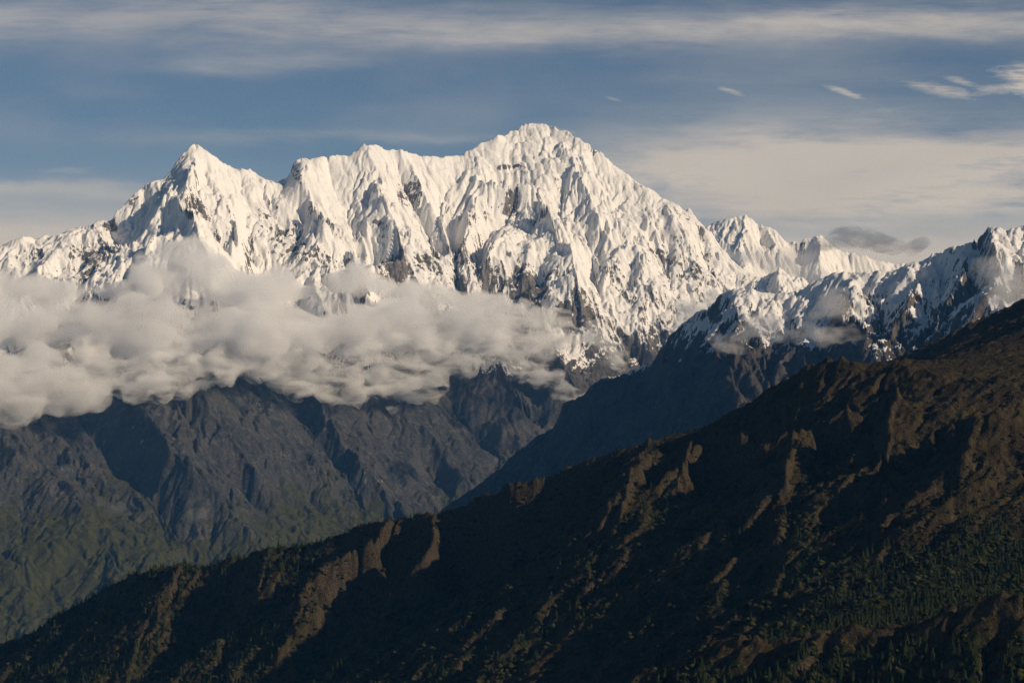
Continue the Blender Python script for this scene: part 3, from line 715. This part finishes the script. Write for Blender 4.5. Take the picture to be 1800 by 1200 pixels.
add_cloud('cloud_bank', 'long cream cloud bank crossing the massif below its snow faces',
  [(x, y, BD(x)+250, a, b*1.1, 260) for x, y, a, b in upper]+[(x, y, BD(x), a, b*0.95, 380) for x, y, a, b in core], M_cl, seed=3, kid=0.28, kids=7, disp=((380, 150), (130, 70), (45, 26)))
add_cloud('cloud_fringe', 'ragged lower edge of the cloud bank with rock and snow showing through',
  [(x, y+4, BD(x)-60, a*1.15, b*1.1, 260) for x, y, a, b in fringe], M_rag, seed=4, kid=0.28, kids=7, disp=((300, 200), (110, 90), (45, 30)))
add_cloud('cloud_lobe', 'big rounded grey cloud lobe at the left end of the bank',
  [(x, y, BD(x)-600, a*1.1, b*1.1, 240) for x, y, a, b in left], M_cl, seed=8, kid=0.28, kids=7, disp=((380, 150), (130, 70), (45, 26)))
W = lambda name, label, ps, mat, seed, **k: add_cloud(name, label, ps, mat, seed=seed, **k)
W('cloud', 'ragged cloud scraps trailing below the right end of the bank', [(870,625,17000,34,16,150),(925,640,17000,36,16,150),(965,665,16900,24,18,120),(985,690,16800,22,12,120),(1005,697,16700,20,7,120),(830,640,16800,20,14,100),(940,600,17300,30,20,150)], M_thin, 11, voxel=14)
W('cloud', 'pale puff of cloud in the gully left of the ridge corner', [(1050,590,17000,36,16,160),(1070,610,17000,34,18,150),(1050,575,17000,22,8,120),(1085,640,16800,20,20,100)], M_thin, 12, voxel=14)
W('cloud', 'cloud filling the gap behind the ridge corner', [(1215,550,15500,26,22,200),(1250,532,15500,26,18,200),(1190,580,15500,14,10,150)], M_thin, 13, voxel=14)
W('cloud', 'torn mist drifting across the snow dusted ridge', [(1330,580,11000,40,22,120),(1380,592,10900,42,20,120),(1440,590,10800,46,18,120),(1420,560,10900,28,26,100),(1465,540,10900,24,24,100),(1280,598,11000,40,10,100),(1340,560,11000,30,14,100),(1500,590,10800,30,10,80)], M_veil, 14, voxel=12, disp=((200, 90), (80, 45), (30, 15)), kid=0.25)
W('cloud', 'soft cloud pressed against the upper right end of the ridge', [(1770,500,9800,46,34,140),(1800,530,9700,40,30,140),(1745,470,9900,26,22,100),(1760,440,9900,20,20,80)], M_veil, 15, voxel=12, disp=((200, 90), (80, 45), (30, 15)), kid=0.25)
W('cloud', 'mist between the massif shoulder and the fluted peaks', [(1310,455,21500,50,16,300),(1370,470,21500,50,16,300),(1420,490,21500,44,18,300),(1390,455,21500,40,12,250),(1265,430,21500,24,14,200),(1240,405,21500,18,10,150)], M_wisp, 16, voxel=24)
W('cloud', 'cloud floating over the fluted peaks, its shade put in as dark grey colour', [(1500,415,24000,48,17,300),(1545,428,24000,54,15,300),(1590,436,24000,38,12,240),(1614,428,24000,20,13,180),(1465,428,24200,46,14,240)], mat_cloud('shade_tinted_cloud_far', 0.0034, -0.3, (0.42, 0.42, 0.45), nscale=0.005, step=0.5, lo=0.40, hi=0.62, dark=True), 17, voxel=24, disp=((200, 80), (80, 40)))  # shadow on this cloud is painted in through its grey, absorbing colour
W('cloud', 'spindrift blowing off the broad summit', [(950,226,19800,34,7,120),(990,234,19800,26,6,120),(925,232,19700,20,5,90)], mat_cloud('spindrift', 0.0012), 18, voxel=14, disp=((120, 40), (50, 20)))
W('cloud', 'snow plume trailing down the right shoulder of the massif', [(1180,352,19500,30,8,120),(1215,380,19500,28,9,120),(1245,410,19400,22,11,120),(1270,445,19300,20,12,120),(1100,300,19600,30,8,100)], mat_cloud('spindrift2', 0.0009), 19, voxel=14, disp=((120, 40), (50, 20)))
for lab, q in (('thin mist scrap over the green spur low on the dark valley wall', (210,895,13200,16,12,60)), ('thin mist hanging just under the left end of the cloud bank', (30,740,13800,30,14,80)), ('faint scrap of mist midway down the dark valley wall', (345,905,13800,16,8,60))):
    W('cloud', lab, [q], M_mist, 20, voxel=12, disp=((120, 40), (50, 20)))

# ------------------------------------------------------------------ trees on the near ridge
def mat_tree():
    m = bpy.data.materials.new('conifer_foliage'); m.use_nodes = True; g = NT(m.node_tree)
    out = g.n('ShaderNodeOutputMaterial'); b = g.n('ShaderNodeBsdfPrincipled')
    co = g.n('ShaderNodeNewGeometry').outputs['Position']
    n1 = g.noise(co, 0.02, 3); n2 = g.noise(co, 0.6, 3)
    c = g.mix(g.ramp(n1, 0.35, 0.65), (0.010, 0.019, 0.008), (0.026, 0.034, 0.011))
    c = g.mix(g.ramp(n2, 0.45, 0.7), c, (0.042, 0.046, 0.016))
    g.l(c, b.inputs['Base Color']); b.inputs['Roughness'].default_value = 0.95; b.inputs['Specular IOR Level'].default_value = 0.08
    g.l(b.outputs[0], out.inputs[0]); return m
def mat_shrub():
    m = bpy.data.materials.new('shrub_foliage'); m.use_nodes = True; g = NT(m.node_tree)
    out = g.n('ShaderNodeOutputMaterial'); b = g.n('ShaderNodeBsdfPrincipled')
    co = g.n('ShaderNodeNewGeometry').outputs['Position']
    n1 = g.noise(co, 0.03, 3); n2 = g.noise(co, 0.9, 3)
    c = g.mix(g.ramp(n1, 0.4, 0.62), (0.016, 0.024, 0.008), (0.050, 0.050, 0.016))
    c = g.mix(g.ramp(n2, 0.5, 0.75), c, (0.060, 0.045, 0.022))
    g.l(c, b.inputs['Base Color']); b.inputs['Roughness'].default_value = 1.0; b.inputs['Specular IOR Level'].default_value = 0.05
    g.l(b.outputs[0], out.inputs[0]); return m
M_tree = mat_tree(); M_shrub = mat_shrub()
rr = np.random.RandomState(44)
def conifer(tiers=6, sides=9, lean=0.02):
    V = []; Fc = []
    for k in range(3):                                # trunk rings
        for i in range(5):
            a = i*2*math.pi/5; r = 0.022*(1-k*0.35); V.append((r*math.cos(a), r*math.sin(a), -0.06+k*0.3))
    for k in range(2):
        for i in range(5): Fc.append((k*5+i, k*5+(i+1) % 5, k*5+5+(i+1) % 5, k*5+5+i))
    for t in range(tiers):
        z0 = 0.10+0.80*(t/tiers)**0.95; z1 = min(1.0, z0+0.30-0.10*t/tiers); r0 = 0.20*(1-t/tiers)**0.85+0.025; n = len(V); cx, cy_ = lean*rr.randn(2)*z0
        ph = rr.uniform(0, 6)
        for i in range(sides):
            a = ph+i*2*math.pi/sides; r = r0*(rr.uniform(0.9, 1.25) if i % 2 else rr.uniform(0.45, 0.7))
            V.append((cx+r*math.cos(a), cy_+r*math.sin(a), z0-(0.05 if i % 2 else -0.02)+rr.uniform(-.015, .015)))
        V.append((cx, cy_, z1))
        for i in range(sides): Fc.append((n+i, n+(i+1) % sides, n+sides))
    return np.array(V), Fc
def bush():
    v, f = ico(1); v = v*rr.uniform(0.6, 1.25, (len(v), 1)); v[:, 2] = v[:, 2]*0.6+0.35; return v*np.array([0.7, 0.7, 0.9]), [tuple(x) for x in f]
VAR = [conifer(5+i % 3, 8+(i % 2)*2) for i in range(6)]; BUSH = [bush() for _ in range(5)]
def merged(name, pts, hs, variants, mat, wide=1.0):
    Vs = []; L = []; Sz = []; off = 0
    idx = rr.randint(0, len(variants), len(pts)); rot = rr.uniform(0, 6.283, len(pts))
    for vi, (v, f) in enumerate(variants):
        m = np.where(idx == vi)[0]
        if not len(m): continue
        c, s_ = np.cos(rot[m])[:, None], np.sin(rot[m])[:, None]; w = wide*rr.uniform(0.8, 1.25, len(m))[:, None]*hs[m][:, None]
        X = (v[None, :, 0]*c-v[None, :, 1]*s_)*w+pts[m][:, None, 0]; Y = (v[None, :, 0]*s_+v[None, :, 1]*c)*w+pts[m][:, None, 1]
        Z = v[None, :, 2]*hs[m][:, None]+pts[m][:, None, 2]
        Vs.append(np.stack([X, Y, Z], -1).reshape(-1, 3))
        fl = np.concatenate([np.array(q) for q in f]); sz = np.array([len(q) for q in f])
        L.append((fl[None, :]+off+(np.arange(len(m))*len(v))[:, None]).ravel()); Sz.append(np.tile(sz, len(m))); off += len(m)*len(v)
    V = np.concatenate(Vs).astype(F); L = np.concatenate(L).astype(np.int32); Sz = np.concatenate(Sz)
    me = bpy.data.meshes.new(name); me.vertices.add(len(V)); me.vertices.foreach_set('co', V.ravel())
    me.loops.add(len(L)); me.loops.foreach_set('vertex_index', L)
    me.polygons.add(len(Sz)); me.polygons.foreach_set('loop_start', np.concatenate([[0], np.cumsum(Sz)[:-1]]).astype(np.int32))
    me.update(calc_edges=True); me.materials.append(mat)
    o = bpy.data.objects.new(name, me); sc.collection.objects.link(o); log(name, len(pts), len(V)); return o
def seen(pts, lift=6):
    """drop what the ridge itself hides"""
    ok = np.ones(len(pts), bool)
    for t in np.linspace(0.45, 0.985, 46):
        z = CAM_Z+(pts[:, 2]+lift-CAM_Z)*t
        ok &= near.sample(pts[:, 0]*t, pts[:, 1]*t) < z
    return ok
def scatter(step, y0, y1, seed):
    r = np.random.RandomState(seed)
    gx_, gy_ = np.meshgrid(np.arange(-1500, 1500, step), np.arange(y0, y1, step))
    p = np.stack([gx_.ravel(), gy_.ravel()], -1)+r.uniform(-step*0.6, step*0.6, (gx_.size, 2))
    p = p[np.abs(p[:, 0]) < p[:, 1]*0.225]
    return np.c_[p, near.sample(p[:, 0], p[:, 1])], r
pts, r = scatter(10.5, 2400, 6200, 5)
n = fbm(pts[:, 0]/160, pts[:, 1]/160, 4, 601)
pr = smoothstep(1990, 1830, pts[:, 2]+90*n)*(0.10+0.90*smoothstep(-0.15, 0.15, n+0.35*smoothstep(3300, 2900, pts[:, 1])))
pr *= smoothstep(25, 50, poly_dist(pts[:, 0], pts[:, 1]+18, bench))
fr = front[np.clip(((pts[:, 1]-near.y0)/near.res).astype(int), 0, near.ny-1), np.clip(((pts[:, 0]-near.x0)/near.res).astype(int), 0, near.nx-1)]
pr *= np.maximum(fr, 0.9*smoothstep(1760, 1680, pts[:, 2])*smoothstep(-250, -420, pts[:, 0]))
pr = np.where(pts[:, 1] < 2900, np.maximum(pr, 0.6*smoothstep(30, 60, poly_dist(pts[:, 0], pts[:, 1]+18, bench))), pr)
m = r.uniform(0, 1, len(pts)) < pr; pts = pts[m]; pts = pts[seen(pts)]
h = np.clip(10.5+4.5*r.randn(len(pts)), 4, 24)*np.interp(pts[:, 2], [1500, 1700, 1950], [1.1, 1.1, 0.65])
q = pix(pts[:, 0], pts[:, 1], pts[:, 2]+h*0.5)
inv = (q[0] > 2) & (q[0] < 1798) & (q[1] < 1196)
size = np.where(inv, h/pts[:, 1], 0)
order = np.argsort(-size); big = order[:262]; rest = order[262:]
o = merged('forest', pts[rest]-[0, 0, 0.5], h[rest], VAR, M_tree); o['kind'] = 'stuff'; o['label'] = 'dark conifer forest and scrub on the foot of the near ridge'
protos = []
for i in range(6):
    v, f = conifer(8, 12); me = bpy.data.meshes.new('conifer'); me.from_pydata(v.tolist(), [], f); me.materials.append(M_tree); protos.append(me)
def place_tree(p, hh, label, group):
    o = bpy.data.objects.new('conifer', protos[rr.randint(6)]); sc.collection.objects.link(o)
    o.location = (p[0], p[1], p[2]-0.6); o.scale = (hh*rr.uniform(.85, 1.25),)*2+(hh,); o.rotation_euler = (0, 0, rr.uniform(0, 6.28))
    o['label'] = label; o['category'] = 'tree'; o['group'] = group
for k in big: place_tree(pts[k], h[k], 'dark conifer standing in the forest at the foot of the near ridge', 'conifers in the forest below the near ridge')
# a thin row on the skyline of the near ridge
cpx = np.concatenate([rr.uniform(20, 330, 26), rr.uniform(480, 575, 12)])
for x in cpx:
    X, Y, _ = P(x, CP(x), CD(x)-rr.uniform(2, 14)); z = near.sample([X], [Y])[0]
    place_tree((X, Y, z), rr.uniform(8, 14), 'small conifer on the skyline of the near ridge', 'conifers along the near skyline')
pts, r = scatter(5.5, 2400, 6400, 6)
n = fbm(pts[:, 0]/60, pts[:, 1]/60, 4, 611)
pr = np.maximum(0.22, smoothstep(-0.15, 0.35, n))*np.interp(pts[:, 2], [1500, 1850, 2020, 2100], [0.7, 0.9, 0.45, 0.16])
pr *= 0.15+0.85*smoothstep(25, 50, poly_dist(pts[:, 0], pts[:, 1]+18, bench))
m = r.uniform(0, 1, len(pts)) < pr; pts = pts[m]; pts = pts[seen(pts, 2)]
hb = (1.3+4.2*r.uniform(0, 1, len(pts))**2.2+3.2*(r.uniform(0, 1, len(pts)) > 0.9))*np.interp(pts[:, 2], [1700, 2000], [1.2, 0.6])
o = merged('shrubs', pts-[0, 0, 0.3], hb, BUSH, M_shrub, 1.3); o['kind'] = 'stuff'; o['label'] = 'low green and brown shrubs dotted over the near ridge'
